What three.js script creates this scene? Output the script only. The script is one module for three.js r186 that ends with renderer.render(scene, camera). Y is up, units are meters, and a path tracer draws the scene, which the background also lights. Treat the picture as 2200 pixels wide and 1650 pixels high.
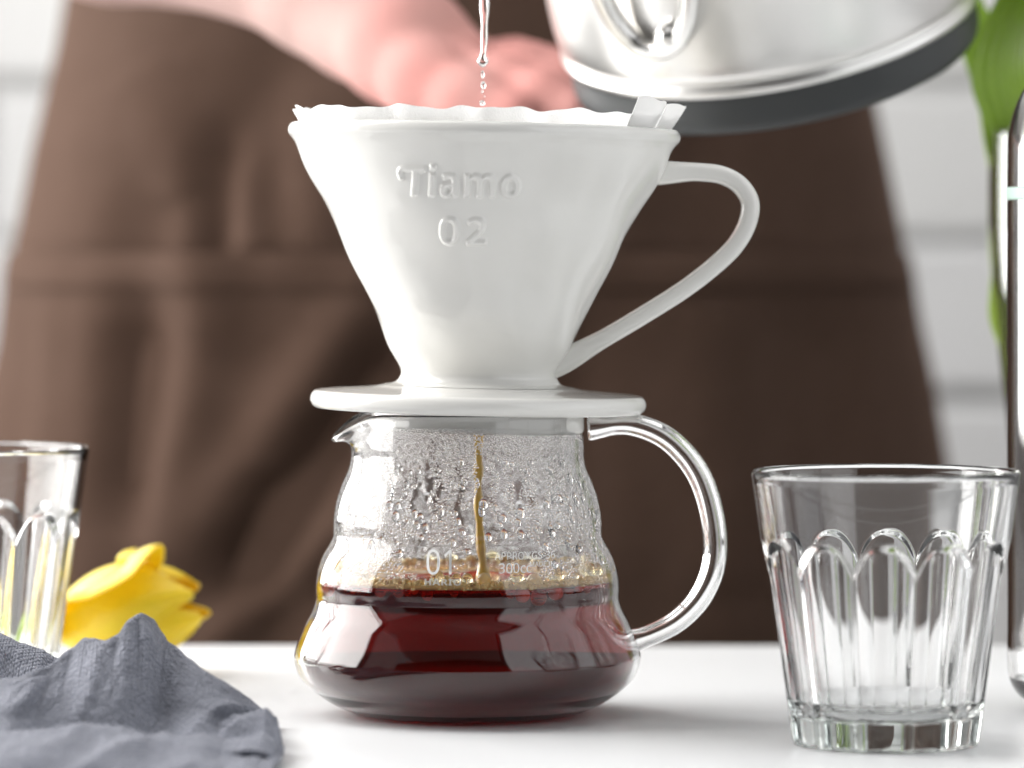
import * as THREE from 'three';
import { mergeGeometries, mergeVertices } from 'three/addons/utils/BufferGeometryUtils.js';
import { RoundedBoxGeometry } from 'three/addons/geometries/RoundedBoxGeometry.js';
import { TextGeometry } from 'three/addons/geometries/TextGeometry.js';
import { FontLoader } from 'three/addons/loaders/FontLoader.js';
import { MarchingCubes } from 'three/addons/objects/MarchingCubes.js';
import { RectAreaLightUniformsLib } from 'three/addons/lights/RectAreaLightUniformsLib.js';

// ------------------------------------------------------------------ camera, light, exposure
const scene = new THREE.Scene();
const EYE = 0.1412, EYE_Z = 1.398, HORIZON = 525, FPX = 10000;      // metres above the table, metres before the jug, photo pixels
const camera = new THREE.PerspectiveCamera(2 * Math.atan(825 / FPX) * 180 / Math.PI, 4 / 3, 0.05, 60);
camera.position.set(0, EYE, EYE_Z);
camera.lookAt(0, EYE, 0);
camera.setViewOffset(2200, 1650, 0, 825 - HORIZON, 2200, 1650);
camera.focus = 1.36;
camera.userData.fStop = 7.6;
scene.background = new THREE.Color().setRGB(0.26, 0.26, 0.263);
const renderer = new THREE.WebGLRenderer({ antialias: true });
renderer.toneMapping = THREE.LinearToneMapping;
renderer.toneMappingExposure = 1.58;
renderer.shadowMap.enabled = true;
RectAreaLightUniformsLib.init();
function windowLight(name, position, target, w, h, level, tint) {
  const l = new THREE.RectAreaLight(new THREE.Color().setRGB(...tint), level, w, h);
  l.name = name; l.position.set(...position); l.lookAt(...target); scene.add(l);
  return l;
}
const LEFT_WIN = { at: [-0.60, 0.62, -0.37], look: [0, 0.62, -0.37], w: 1.04, h: 1.16, level: 4.7, tint: [1, 0.985, 0.965] };
const RIGHT_WIN = { at: [0.98, 0.58, 0.52], look: [0, 0.42, -0.05], w: 1.5, h: 1.1, level: 0.5, tint: [0.97, 0.985, 1] };
const TOP_WIN = { at: [-0.1, 1.38, -0.25], look: [-0.1, 0, -0.2501], w: 1.7, h: 1.5, level: 0.55, tint: [1, 0.995, 0.985] };
for (const [n, W] of [['skylight_window_light', TOP_WIN], ['left_window_light', LEFT_WIN], ['right_window_light', RIGHT_WIN]]) windowLight(n, W.at, W.look, W.w, W.h, W.level, W.tint);

// ------------------------------------------------------------------ helpers
const V = (x, y, z) => new THREE.Vector3(x, y, z);
const P = (px, py, D) => V((px - 1100) * D / FPX, EYE - (py - HORIZON) * D / FPX, EYE_Z - D);   // a point seen at photo pixel px, py, D metres away
const { lerp, clamp } = THREE.MathUtils;
const smoothstep = (x, a, b) => { const t = clamp((x - a) / (b - a), 0, 1); return t * t * (3 - 2 * t); };   // also falls when b < a
const rng = (s) => () => { s = (s + 0x6d2b79f5) | 0; let t = Math.imul(s ^ (s >>> 15), 1 | s); t = (t + Math.imul(t ^ (t >>> 7), 61 | t)) ^ t; return ((t ^ (t >>> 14)) >>> 0) / 4294967296; };
const hash = (x, y, s = 0) => { let h = Math.imul(x, 374761393) + Math.imul(y, 668265263) + Math.imul(s, 974634777); h = Math.imul(h ^ (h >>> 13), 1274126177); return ((h ^ (h >>> 16)) >>> 0) / 4294967296; };
function noise(x, y, s = 0) {
  const ix = Math.floor(x), iy = Math.floor(y), fx = x - ix, fy = y - iy, a = fx * fx * (3 - 2 * fx), b = fy * fy * (3 - 2 * fy);
  return lerp(lerp(hash(ix, iy, s), hash(ix + 1, iy, s), a), lerp(hash(ix, iy + 1, s), hash(ix + 1, iy + 1, s), a), b);
}
const fbm = (x, y, s = 0, o = 4) => { let v = 0, a = 0.5; for (let i = 0; i < o; i++, a *= 0.5, x *= 2.03, y *= 2.03) v += a * noise(x, y, s + i); return v; };
const names = new Map();
function numbered(name) { const n = names.get(name) ?? 0; names.set(name, n + 1); return n ? name + '_' + String(n).padStart(3, '0') : name; }
const shade = (o) => { o.traverse((m) => { if (m.isMesh) { m.castShadow = true; m.receiveShadow = true; } }); return o; };
function thing(name, label, category, pos = [0, 0, 0], group) {
  const o = new THREE.Group(); o.name = numbered(name); o.position.set(...pos); o.userData = { label, category };
  if (group) o.userData.group = group;
  scene.add(o); return o;
}
function part(name, g, m, parent, label) { const o = new THREE.Mesh(g, m); o.name = name; if (label) o.userData.label = label; parent.add(o); return o; }
function single(name, g, m, label, category, pos) { const o = part(numbered(name), g, m, scene); o.userData = { label, category }; if (pos) o.position.set(...pos); return o; }
function structure(name, g, m) { const o = part(name, g, m, scene); o.userData.kind = 'structure'; return o; }
function indexed(pos, idx, uv) {
  const g = new THREE.BufferGeometry();
  g.setAttribute('position', new THREE.Float32BufferAttribute(pos, 3));
  if (uv) g.setAttribute('uv', new THREE.Float32BufferAttribute(uv, 2));
  g.setIndex(idx); g.computeVertexNormals(); return g;
}
// a smooth run of [a, b] pairs through control pairs
function smoothLine(pts, n, tension = 0.5) {
  return new THREE.CatmullRomCurve3(pts.map((p) => V(p[0], p[1], 0)), false, 'catmullrom', tension).getSpacedPoints(n).map((p) => [p.x, p.y]);
}
const evenAngles = (n) => Array.from({ length: n }, (_, i) => i / n * 2 * Math.PI - Math.PI);
// profile of [r, y] turned round y; angle 0 looks at +z; move(angle, r, y, row) returns [r, y]
function revolve(profile, angles, move) {
  const pos = [], idx = [], uv = [], n = angles.length, m = profile.length; let run = 0;
  for (let i = 0; i < m; i++) {
    if (i) run += Math.hypot(profile[i][0] - profile[i - 1][0], profile[i][1] - profile[i - 1][1]);
    for (let j = 0; j < n; j++) {
      let [r, y] = profile[i];
      if (move) [r, y] = move(angles[j], r, y, i);
      pos.push(r * Math.sin(angles[j]), y, r * Math.cos(angles[j])); uv.push(angles[j] * 0.05, run);
    }
  }
  for (let i = 0; i < m - 1; i++) for (let j = 0; j < n; j++) {
    const k = (j + 1) % n, a = i * n + j, b = i * n + k, c = a + n, d = b + n;
    if (profile[i][0] > 1e-6) idx.push(a, b, d);
    if (profile[i + 1][0] > 1e-6) idx.push(a, d, c);
  }
  return indexed(pos, idx, uv);
}
// a sheet f(u, v) -> Vector3 with its own thickness, closed all round
function sheet(f, nu, nv, thick, uvScale = [1, 1]) {
  const at = [], top = [];
  for (let j = 0; j <= nv; j++) for (let i = 0; i <= nu; i++) top.push(f(i / nu, j / nv));
  const id = (i, j) => j * (nu + 1) + i, nrm = [];
  for (let j = 0; j <= nv; j++) for (let i = 0; i <= nu; i++) {
    const du = top[id(Math.min(i + 1, nu), j)].clone().sub(top[id(Math.max(i - 1, 0), j)]), dv = top[id(i, Math.min(j + 1, nv))].clone().sub(top[id(i, Math.max(j - 1, 0))]);
    nrm.push(du.cross(dv).normalize());
  }
  const pos = [], uv = [], idx = [], N = top.length;
  for (const side of [1, -1]) for (let k = 0; k < N; k++) {
    const p = top[k].clone().addScaledVector(nrm[k], side * thick / 2); pos.push(p.x, p.y, p.z);
    uv.push((k % (nu + 1)) / nu * uvScale[0], Math.floor(k / (nu + 1)) / nv * uvScale[1]);
  }
  for (let j = 0; j < nv; j++) for (let i = 0; i < nu; i++) {
    const a = id(i, j), b = id(i + 1, j), c = id(i, j + 1), d = id(i + 1, j + 1);
    idx.push(a, b, d, a, d, c, N + a, N + d, N + b, N + a, N + c, N + d);
  }
  const edge = (a, b) => idx.push(a, N + a, N + b, a, N + b, b);
  for (let i = 0; i < nu; i++) { edge(id(i, 0), id(i + 1, 0)); edge(id(i + 1, nv), id(i, nv)); }
  for (let j = 0; j < nv; j++) { edge(id(0, j + 1), id(0, j)); edge(id(nu, j), id(nu, j + 1)); }
  return indexed(pos, idx, uv);
}
// a bar along a path in the picture's plane; a(t) half thickness in the plane, b(t) half width in depth
function sweep(points, a, b, n = 90, seg = 28, power = 2.4, side = V(0, 0, 1)) {
  const curve = new THREE.CatmullRomCurve3(points, false, 'centripetal'), pos = [], idx = [];
  for (let i = 0; i <= n; i++) {
    const t = i / n, p = curve.getPointAt(t), T = curve.getTangentAt(t), N = side.clone().cross(T).normalize(), B = T.clone().cross(N).normalize();
    for (let j = 0; j < seg; j++) {
      const w = j / seg * 2 * Math.PI, c = Math.cos(w), s = Math.sin(w), e = 2 / power;
      const q = p.clone().addScaledVector(N, a(t) * Math.sign(c) * Math.abs(c) ** e).addScaledVector(B, b(t) * Math.sign(s) * Math.abs(s) ** e);
      pos.push(q.x, q.y, q.z);
    }
  }
  for (let i = 0; i < n; i++) for (let j = 0; j < seg; j++) { const k = (j + 1) % seg, A = i * seg + j, B = i * seg + k; idx.push(A, A + seg, B + seg, A, B + seg, B); }
  for (const [row, flip] of [[0, 1], [n, 0]]) {
    const c = pos.length / 3, p = curve.getPointAt(row ? 1 : 0); pos.push(p.x, p.y, p.z);
    for (let j = 0; j < seg; j++) { const A = row * seg + j, B = row * seg + (j + 1) % seg; flip ? idx.push(c, A, B) : idx.push(c, B, A); }
  }
  return indexed(pos, idx);
}
const box = (w, h, d, x, y, z, r = 0) => (r ? new RoundedBoxGeometry(w, h, d, 2, r) : new THREE.BoxGeometry(w, h, d)).translate(x, y, z);
function dataMap(n, f, color = false, rep = [1, 1]) {
  const d = new Uint8Array(n * n * 4);
  for (let y = 0; y < n; y++) for (let x = 0; x < n; x++) { const v = f(x / n, y / n), o = (y * n + x) * 4; for (let c = 0; c < 3; c++) d[o + c] = clamp(Math.round((Array.isArray(v) ? v[c] : v) * 255), 0, 255); d[o + 3] = 255; }
  const t = new THREE.DataTexture(d, n, n); t.magFilter = THREE.LinearFilter; t.wrapS = t.wrapT = THREE.RepeatWrapping; t.repeat.set(...rep);
  if (color) t.colorSpace = THREE.SRGBColorSpace;
  t.needsUpdate = true; return t;
}
const tileNoise = (u, v, k, s) => { // repeats on 0..1
  const f = (x, y) => { const ix = Math.floor(x), iy = Math.floor(y), fx = x - ix, fy = y - iy, a = fx * fx * (3 - 2 * fx), b = fy * fy * (3 - 2 * fy), h = (p, q) => hash(((p % k) + k) % k, ((q % k) + k) % k, s); return lerp(lerp(h(ix, iy), h(ix + 1, iy), a), lerp(h(ix, iy + 1), h(ix + 1, iy + 1), a), b); };
  return f(u * k, v * k);
};
const std = (c, rough, more = {}) => new THREE.MeshPhysicalMaterial({ color: new THREE.Color().setRGB(...c), roughness: rough, ...more });

// ------------------------------------------------------------------ materials
const weave = dataMap(256, (u, v) => { const k = 32; const a = Math.sin(u * k * 2 * Math.PI), b = Math.sin(v * k * 2 * Math.PI); return 0.5 + 0.22 * a * b + 0.25 * (tileNoise(u, v, 64, 3) - 0.5) + 0.2 * (tileNoise(u, v, 16, 5) - 0.5); });
const apronTone = dataMap(256, (u, v) => { const k = 0.86 + 0.16 * tileNoise(u, v, 8, 11) + 0.1 * tileNoise(u, v, 48, 12); return [k, k * 0.99, k * 0.97]; }, false, [3, 3]);
const M = {
  table: std([0.80, 0.81, 0.82], 0.34, { bumpMap: dataMap(256, (u, v) => 0.5 + 0.3 * (tileNoise(u, v, 32, 21) - 0.5) + 0.2 * (tileNoise(u, v, 90, 22) - 0.5), false, [40, 40]), bumpScale: 0.00006 }),
  porcelain: std([0.75, 0.742, 0.712], 0.05, { ior: 1.5 }),
  glass: std([1, 1, 1], 0, { transmission: 1, thickness: 0.01, ior: 1.5 }),
  jugGlass: std([1, 1, 1], 0, { transmission: 1, thickness: 0.002, ior: 1.42 }),
  tumbler: std([1, 1, 1], 0, { transmission: 1, thickness: 0.01, ior: 1.5, attenuationColor: new THREE.Color().setRGB(0.9, 0.96, 0.93), attenuationDistance: 0.06 }),
  water: std([1, 1, 1], 0, { transmission: 1, thickness: 0.01, ior: 1.33 }),
  coffee: std([0.75, 0.03, 0.015], 0, { transmission: 0.945, thickness: 0.05, ior: 1.08, attenuationColor: new THREE.Color().setRGB(0.5, 0.06, 0.006), attenuationDistance: 0.023 }),
  coffeeStream: std([0.95, 0.60, 0.10], 0.03, { transmission: 0.3, thickness: 0.004, ior: 1.33, attenuationColor: new THREE.Color().setRGB(0.85, 0.5, 0.1), attenuationDistance: 0.004 }),
  bubble: std([1, 0.90, 0.66], 0.0, { transmission: 0.95, thickness: 0, ior: 2.1 }),
  wetBubble: std([1, 1, 1], 0, { transmission: 1, thickness: 0.002, ior: 1.33, attenuationColor: new THREE.Color().setRGB(1.0, 0.90, 0.6), attenuationDistance: 0.003 }),
  foam: std([0.95, 0.74, 0.34], 0.08, { transmission: 0.5, thickness: 0 }),
  crema: std([0.86, 0.60, 0.24], 0.6, { transmission: 0.6, thickness: 0 }),
  print: std([0.82, 0.82, 0.81], 0.5),
  printFaint: std([0.75, 0.75, 0.72], 0.5, { transmission: 0.5, thickness: 0 }),
  paper: std([0.94, 0.94, 0.935], 0.95, { transmission: 0.58, thickness: 0, bumpMap: dataMap(256, (u, v) => 0.6 * tileNoise(u, v, 90, 31) + 0.4 * tileNoise(u, v, 30, 32), false, [6, 3]), bumpScale: 0.0002 }),
  steel: std([0.75, 0.74, 0.72], 0.3, { metalness: 1 }),
  steelBright: std([0.78, 0.77, 0.75], 0.13, { metalness: 1 }),
  blackBase: std([0.03, 0.033, 0.034], 0.45),
  skin: std([0.44, 0.30, 0.275], 0.75,   { specularIntensity: 0.4, sheen: 0.1, sheenColor: new THREE.Color(1, 0.8, 0.75), sheenRoughness: 0.5 }),
  apron: std([0.064, 0.039, 0.029], 0.95, { specularIntensity: 0.2, map: apronTone, bumpMap: weave, bumpScale: 0.0003, sheen: 0.25, sheenColor: new THREE.Color().setRGB(1.0, 0.62, 0.46), sheenRoughness: 0.6 }),
  darkWall: std([0.06, 0.055, 0.05], 0.8),
  floor: std([0.16, 0.13, 0.10], 0.6),
  shirt: std([0.62, 0.62, 0.63], 0.9),
  brick: [0.60, 0.58, 0.56, 0.59].map((k, i) => std([k, k, k * (0.985 + 0.006 * i)], 0.75)),
  mortar: std([0.56, 0.56, 0.555], 0.95),
  napkin: std([0.215, 0.225, 0.268], 0.95, { sheen: 1, sheenColor: new THREE.Color().setRGB(0.55, 0.56, 0.62), sheenRoughness: 0.6 }),
  petal: std([0.96, 0.80, 0.015], 0.5, { transmission: 0.45, thickness: 0 }),
  petalIn: std([0.95, 0.72, 0.01], 0.5, { transmission: 0.3, thickness: 0 }),
  leaf: std([0.27, 0.45, 0.015], 0.42, { transmission: 0.35, thickness: 0 }),
  leafPale: std([0.42, 0.60, 0.03], 0.42, { transmission: 0.4, thickness: 0 }),
  stem: std([0.28, 0.42, 0.05], 0.5),
  mint: std([0.62, 0.82, 0.74], 0.4, { transmission: 0.5, thickness: 0 }),
  frame: std([0.05, 0.05, 0.05], 0.5),
};
const terry = dataMap(256, (u, v) => { const k = 64, c = Math.abs(Math.sin(u * k * Math.PI)) * Math.abs(Math.sin((v * k + 0.5 * Math.floor(u * k)) * Math.PI)); return 0.15 + 0.4 * c + 0.5 * (tileNoise(u, v, 90, 41) - 0.4) + 0.3 * (tileNoise(u, v, 20, 42) - 0.5); });
M.napkin.bumpMap = terry; M.napkin.bumpScale = 0.002;

// ------------------------------------------------------------------ setting: table, brick wall, windows outside the frame
const TABLE_BACK = EYE_Z - 1.642;
structure('table', box(1.40, 0.04, 0.9, 0.15, -0.02, TABLE_BACK + 0.45, 0.004), M.table);
{
  const z = EYE_Z - 2.62, wall = thing('brick_wall', 'white painted brick wall out of focus behind the apron', 'wall', [0, 0, z]);
  part('mortar', box(2.6, 1.5, 0.1, 0, 0.35, -0.040), M.mortar, wall);
  const R = rng(7), L = 0.235, Hc = 0.088, shapes = [];
  for (let k = 0; k < 6; k++) {
    const g = new RoundedBoxGeometry(L - 0.008, Hc - 0.007, 0.05, 3, 0.006), p = g.attributes.position;
    for (let i = 0; i < p.count; i++) p.setXYZ(i, p.getX(i) + 0.003 * (noise(p.getY(i) * 60, p.getX(i) * 20, k) - 0.5), p.getY(i) + 0.004 * (noise(p.getX(i) * 50, k * 9, 3) - 0.5), p.getZ(i) + 0.006 * (fbm(p.getX(i) * 40, p.getY(i) * 40, k) - 0.5));
    g.computeVertexNormals(); shapes.push(g);
  }
  for (let r = 0; r < 14; r++) for (let c = 0; c < 10; c++) {
    const b = part('brick', shapes[Math.floor(R() * 6)], M.brick[Math.floor(R() * 4)], wall);
    b.position.set((c - 4.5 + (r % 2 ? 0.5 : 0)) * L + 0.06, 0.1402 + 0.0022 + (r - 4) * Hc - 0.044, -0.004 + 0.005 * R()); b.rotation.z = 0.012 * (R() - 0.5);
  }
}
structure('ceiling', box(3.4, 0.05, 4.2, 0, 1.42, 0.3), M.shirt);
structure('dark_wall', box(5.2, 2.3, 0.06, 0, 0.24, 2.3), M.darkWall);
structure('floor', box(5.2, 0.05, 3.9, 0, -0.93, 0.4), M.floor);
structure('side_wall', box(0.05, 1.6, 1.1, 1.08, 0.5, -0.68), M.shirt);
function windowThing(name, label, W, cols, rows, glow) {
  const t = thing(name, label, 'window', W.at); t.lookAt(...W.look);
  const f = 0.05, g = [];
  for (const s of [-1, 1]) { g.push(box(f, W.h + 2 * f, 0.07, s * (W.w / 2 + f / 2), 0, 0)); g.push(box(W.w - 0.002, f, 0.07, 0, s * (W.h / 2 + f / 2), 0)); }
  part('window_frame', mergeGeometries(g), M.frame, t);
  for (let i = 1; i < cols; i++) part('mullion', box(0.028, W.h - 0.002, 0.02, (i / cols - 0.5) * W.w, 0, 0.03), M.frame, t);
  for (let j = 1; j < rows; j++) part('transom', box(W.w - 0.002, 0.024, 0.016, 0, (j / rows - 0.5) * W.h, 0.016), M.frame, t);
  part('window_pane', box(W.w - 0.004, W.h - 0.004, 0.004, 0, 0, -0.02), new THREE.MeshStandardMaterial({ color: 0x111111, emissive: new THREE.Color().setRGB(...W.tint), emissiveIntensity: glow }), t);
  return t;
}
windowThing('bright_window', 'tall bright window left of the table, mirrored in the jug', LEFT_WIN, 2, 2, 1.0);
windowThing('skylight', 'square skylight window in the ceiling above the table', TOP_WIN, 1, 1, 1.0);
windowThing('bright_window', 'wide pale window right of the table, mirrored in the coffee', RIGHT_WIN, 2, 1, 0.6);

// ------------------------------------------------------------------ glass coffee jug
const S = 1 / 7153, JX = (1004 - 1100) * S;
const jugR = smoothLine([[0.0302, 0], [0.0345, 0.0008], [0.0405, 0.0034], [0.0464, 0.0074], [0.0502, 0.0112], [0.0519, 0.0155], [0.0517, 0.0192], [0.0489, 0.0268], [0.0466, 0.0315], [0.04565, 0.0345], [0.0457, 0.0370], [0.0456, 0.0400], [0.0448, 0.0440], [0.0433, 0.0480], [0.0413, 0.0515], [0.0403, 0.0538], [0.0403, 0.0562], [0.0401, 0.0600], [0.0391, 0.0650], [0.0374, 0.0698], [0.0357, 0.0738], [0.0350, 0.0770], [0.0350, 0.0810], [0.0347, 0.0850], [0.0346, 0.0893]], 220);
const jugRadius = (y) => { for (let i = 1; i < jugR.length; i++) if (jugR[i][1] >= y) { const [a, b] = [jugR[i - 1], jugR[i]]; return lerp(a[0], b[0], (y - a[1]) / (b[1] - a[1] || 1)); } return jugR.at(-1)[0]; };
const WALL = 0.0017, LEVEL = 0.0412;
const innerRadius = (y) => jugRadius(y) - WALL;
const jug = thing('coffee_jug', 'clear glass coffee jug with ribbed body holding dark coffee', 'coffee jug', [JX, 0.0002, 0]);
{
  const outer = jugR, rim = [[0.0345, 0.0903], [0.0339, 0.0907], [0.0333, 0.0903]];
  const inner = []; for (let i = 0; i <= 150; i++) { const y = lerp(0.0893, 0.0032, i / 150); inner.push([innerRadius(y) - (y < 0.008 ? (0.008 - y) * 0.25 : 0), y]); }
  const prof = [[0, 0.0006], [0.02, 0.0006], [0.0285, 0.0002], ...outer, ...rim, ...inner, [inner.at(-1)[0] - 0.004, 0.0022], [0.015, 0.0021], [0, 0.0021]];
  const spout = (a, r, y) => {
    let d = Math.abs(a + Math.PI / 2 - 0.14); d = Math.min(d, 2 * Math.PI - d);
    const s = smoothstep(y, 0.0785, 0.0907), w = Math.exp(-((d / 0.30) ** 2)) ;
    return [r + 0.0066 * w * s ** 1.0, y - 0.0074 * w * s ** 1.5];
  };
  part('jug_body', revolve(prof, evenAngles(240), spout), M.jugGlass, jug);
  // handle: a solid glass bar
  const path = [[1262, 916], [1290, 914], [1352, 911], [1420, 934], [1468, 974], [1504, 1027], [1527, 1097], [1536, 1173], [1528, 1230], [1499, 1289], [1455, 1333], [1410, 1358], [1372, 1372], [1346, 1380]].map(([x, y]) => P(x, y, EYE_Z).sub(jug.position));
  part('handle', sweep(path, (t) => 0.0031 + 0.0006 * Math.sin(Math.PI * t) + 0.0012 * smoothstep(t, 0.08, 0) + 0.0008 * smoothstep(t, 0.94, 1), (t) => 0.0044 + 0.0006 * Math.sin(Math.PI * t), 120, 32, 2.2), M.glass, jug);
}
const coffee = (() => {
  const pr = [[0, 0.0024], [0.015, 0.0024]];
  for (let i = 0; i <= 110; i++) { const y = lerp(0.0036, LEVEL - 0.0016, i / 110); pr.push([innerRadius(y) - 0.0001 - (y < 0.008 ? (0.008 - y) * 0.25 : 0), y]); }
  pr.push([innerRadius(LEVEL) - 0.0030, LEVEL + 0.0006], [innerRadius(LEVEL) - 0.006, LEVEL - 0.0003], [0.02, LEVEL - 0.0009], [0, LEVEL - 0.0009]);
  return single('coffee', revolve(pr, evenAngles(180)), M.coffee, 'dark red brown coffee filling the lower half of the glass jug', 'coffee', [JX, 0.0002, 0]);
})();
{ // the thread of coffee that falls into the jug
  const pts = [[1029, 925], [1028, 985], [1027, 1045], [1029, 1110], [1033, 1170], [1038, 1225], [1039, 1250]].map(([x, y]) => P(x, y, EYE_Z + 0.004));
  const R = rng(5), b = Array.from({ length: 14 }, () => R());
  const w = (t) => 0.00120 + 0.00022 * Math.sin(t * 26 + 1) + 0.0002 * b[Math.floor(t * 13)] + 0.0008 * smoothstep(t, 0.86, 0.98);
  single('coffee_stream', sweep(pts, w, (t) => w(t) * 0.95, 120, 20, 2), M.coffeeStream, 'thin amber thread of coffee falling inside the glass jug', 'coffee stream');
}
{ // bubbles round the surface
  const R = rng(31), ball = new THREE.IcosahedronGeometry(1, 4), sm = mergeVertices(ball.deleteAttribute('normal').deleteAttribute('uv')); sm.computeVertexNormals();
  const list = [], wall = [], small = [];
  const ring = innerRadius(LEVEL);
  const tryPut = (x, z, r, lift, into = list) => { for (const b of into) if (Math.hypot(b[0] - x, b[2] - z, (b[1] - LEVEL + 0.0006 - lift * r) * 0.9) < (b[3] + r) * 0.84) return false; into.push([x, LEVEL - 0.0006 + lift * r, z, r]); return true; };
  for (let k = 0; k < 3200; k++) { const a = R() * 2 * Math.PI, r = 0.0010 + 0.0015 * R() ** 2, q = ring - r - 0.00015 - 0.0005 * R(); tryPut(q * Math.sin(a), q * Math.cos(a), r, -1.3 + 3.2 * R(), wall); }
  for (let k = 0; k < 2600; k++) { const a = R() * 2 * Math.PI, r = 0.0006 + 0.0009 * R() ** 2, q = ring - 0.002 - 0.013 * R() ** 2; tryPut(q * Math.sin(a), q * Math.cos(a), r, 0.3 + 0.3 * R()); }
  for (let k = 0; k < 2600; k++) { const a = R() * 2 * Math.PI, r = 0.0003 + 0.0004 * R(), q = ring - r - 0.0001 - 0.004 * R() ** 2; small.push([q * Math.sin(a), LEVEL - 0.0006 + 0.0016 * R(), q * Math.cos(a), r]); }
  const foam = thing('coffee_foam', 'golden ring of bubbles floating on the coffee surface', 'foam', [JX, 0.0002, 0]);
  const mk = (name, arr, mat, g) => { const im = new THREE.InstancedMesh(g, mat, arr.length), m = new THREE.Matrix4(); arr.forEach(([x, y, z, r], i) => im.setMatrixAt(i, m.makeScale(r, r, r).setPosition(x, y, z))); im.name = name; im.userData.kind = 'stuff'; foam.add(im); };
  mk('bubbles', list, M.bubble, sm); mk('wall_bubbles', wall.filter((_, i) => i % 5 < 3), M.wetBubble, sm); mk('froth_bubbles', wall.filter((_, i) => i % 5 >= 3), M.foam, sm);
  const tiny = mergeVertices(new THREE.IcosahedronGeometry(1, 2).deleteAttribute('normal').deleteAttribute('uv')); tiny.computeVertexNormals();
  part('crema', revolve([[ring - 0.0200, LEVEL - 0.0006], [ring - 0.004, LEVEL - 0.0002], [ring - 0.0006, LEVEL + 0.0004], [ring - 0.0002, LEVEL + 0.0001], [ring - 0.0006, LEVEL - 0.0010], [ring - 0.004, LEVEL - 0.0007], [ring - 0.0200, LEVEL - 0.0008]], evenAngles(160), (a, r, y, i) => [r - (i === 0 || i === 6 ? 0.012 * (fbm(a * 4, 2, 8, 3) - 0.5) : 0), y + 0.0003 * (noise(a * 9, r * 300, 8) - 0.5)]), M.crema, foam);
  mk('small_bubbles', small, M.foam, tiny);
}
{ // condensation on the inside of the jug: fine droplets, larger drops, a misted film
  const R = rng(77), cond = thing('condensation', 'misty water droplets clinging inside the upper glass jug', 'condensation', [JX, 0.0002, 0]);
  const clear = (a, y) => { const n = fbm(a * 5 + 3, y * 260, 9, 3); const patch = Math.exp(-(((a - 0.36) / 0.34) ** 2 + ((y - 0.0505) / 0.006) ** 2)) + 0.7 * Math.exp(-(((a + 0.2) / 0.22) ** 2 + ((y - 0.05) / 0.004) ** 2)); const thread = Math.exp(-(((a - 0.1) / 0.07) ** 2)) * 1.3 *  smoothstep(y, 0.04, 0.045) * (1 - 0.75 * smoothstep(y, 0.063, 0.068)); return n + 0.55 * patch + 0.3 * thread + 0.35 * Math.exp(-(((a + 0.27) / 0.12) ** 2 + ((y - 0.0482) / 0.0042) ** 2)) - 0.25 * smoothstep(y, 0.074, 0.08) + 0.3 * smoothstep(y, 0.0835, 0.0865); };
  const drop = mergeVertices(new THREE.IcosahedronGeometry(1, 2).deleteAttribute('normal').deleteAttribute('uv')); drop.computeVertexNormals();
  const mats = [], up = V(0, 1, 0), q = new THREE.Quaternion(), m = new THREE.Matrix4(), grid = new Map();
  const add = (a, y, r, tall) => {
    const cell = [Math.round(a * 36 / 1.1), Math.round(y * 900)];
    const rad = innerRadius(y) - 0.00002, key = cell.join();
    const near = grid.get(key) ?? []; for (const o of near) if (Math.hypot((o[0] - a) * 0.036, o[1] - y) < (o[2] + r) * 0.9) return;
    near.push([a, y, r]); grid.set(key, near);
    q.setFromUnitVectors(V(0, 0, 1), V(-Math.sin(a), 0, -Math.cos(a)));
    if (Math.cos(a) > 0.9999) q.setFromAxisAngle(up, Math.PI);
    mats.push(m.clone().compose(V(rad * Math.sin(a), y, rad * Math.cos(a)), q, V(r * (0.85 + 0.3 * R()), r * tall, r * 0.78)));
  };
  // tracks where drops ran down, each with its drop at the foot
  const runs = Array.from({ length: 26 }, () => { const top = lerp(0.068, 0.082, R()); return [(R() - 0.5) * 2 * Math.PI, top, top - lerp(0.006, 0.024, R()), 0.0007 + 0.0006 * R()]; });
  runs.push([-0.31, 0.073, 0.058, 0.0010], [0.42, 0.076, 0.056, 0.0009], [-0.06, 0.07, 0.060, 0.0008], [0.62, 0.071, 0.052, 0.0009], [-0.55, 0.078, 0.064, 0.0008]);
  const inRun = (a, y) => runs.some(([ra, t, f, w]) => y < t && y > f && Math.abs(a - ra + 0.02 * Math.sin(y * 500)) * 0.037 < w);
  for (const [ra, , f, w] of runs) add(ra, f, w * 1.15, 1.5);
  for (let k = 0; k < 620; k++) { const a = (R() - 0.5) * 2 * Math.PI, y = lerp(0.046, 0.078, R() ** 0.9); if ((Math.abs(a - 0.1) > 0.07) && !inRun(a, y) && clear(a, y) < 0.66) add(a, y, 0.00045 + 0.0008 * R() ** 2, 0.9 + 0.7 * R()); }
  for (let k = 0; k < 70000; k++) {
    const a = (R() - 0.5) * 2 * Math.PI, y = lerp(0.043, 0.0868, R()), c = clear(a, y);
    if (c > 0.56 + 0.12 * R() || inRun(a, y)) continue;
    const fine = smoothstep(y, 0.070, 0.080);
    add(a, y, lerp(0.00018 + 0.00030 * R() ** 2, 0.00015 + 0.00014 * R(), fine), 0.9 + 0.4 * R());
  }
  const im = new THREE.InstancedMesh(drop, M.water, mats.length); mats.forEach((x, i) => im.setMatrixAt(i, x)); im.name = 'droplets'; im.userData.kind = 'stuff'; cond.add(im);
  const film = std([1, 1, 1], 1, { transmission: 1, thickness: 0, ior: 1.2, roughnessMap: dataMap(512, (u, v) => { const a = (u - 0.5) * 2 * Math.PI, y = lerp(0.042, 0.088, v), c = clear(a, y); return 0.24 - 0.2 * smoothstep(c, 0.5, 0.78); }) });
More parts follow.
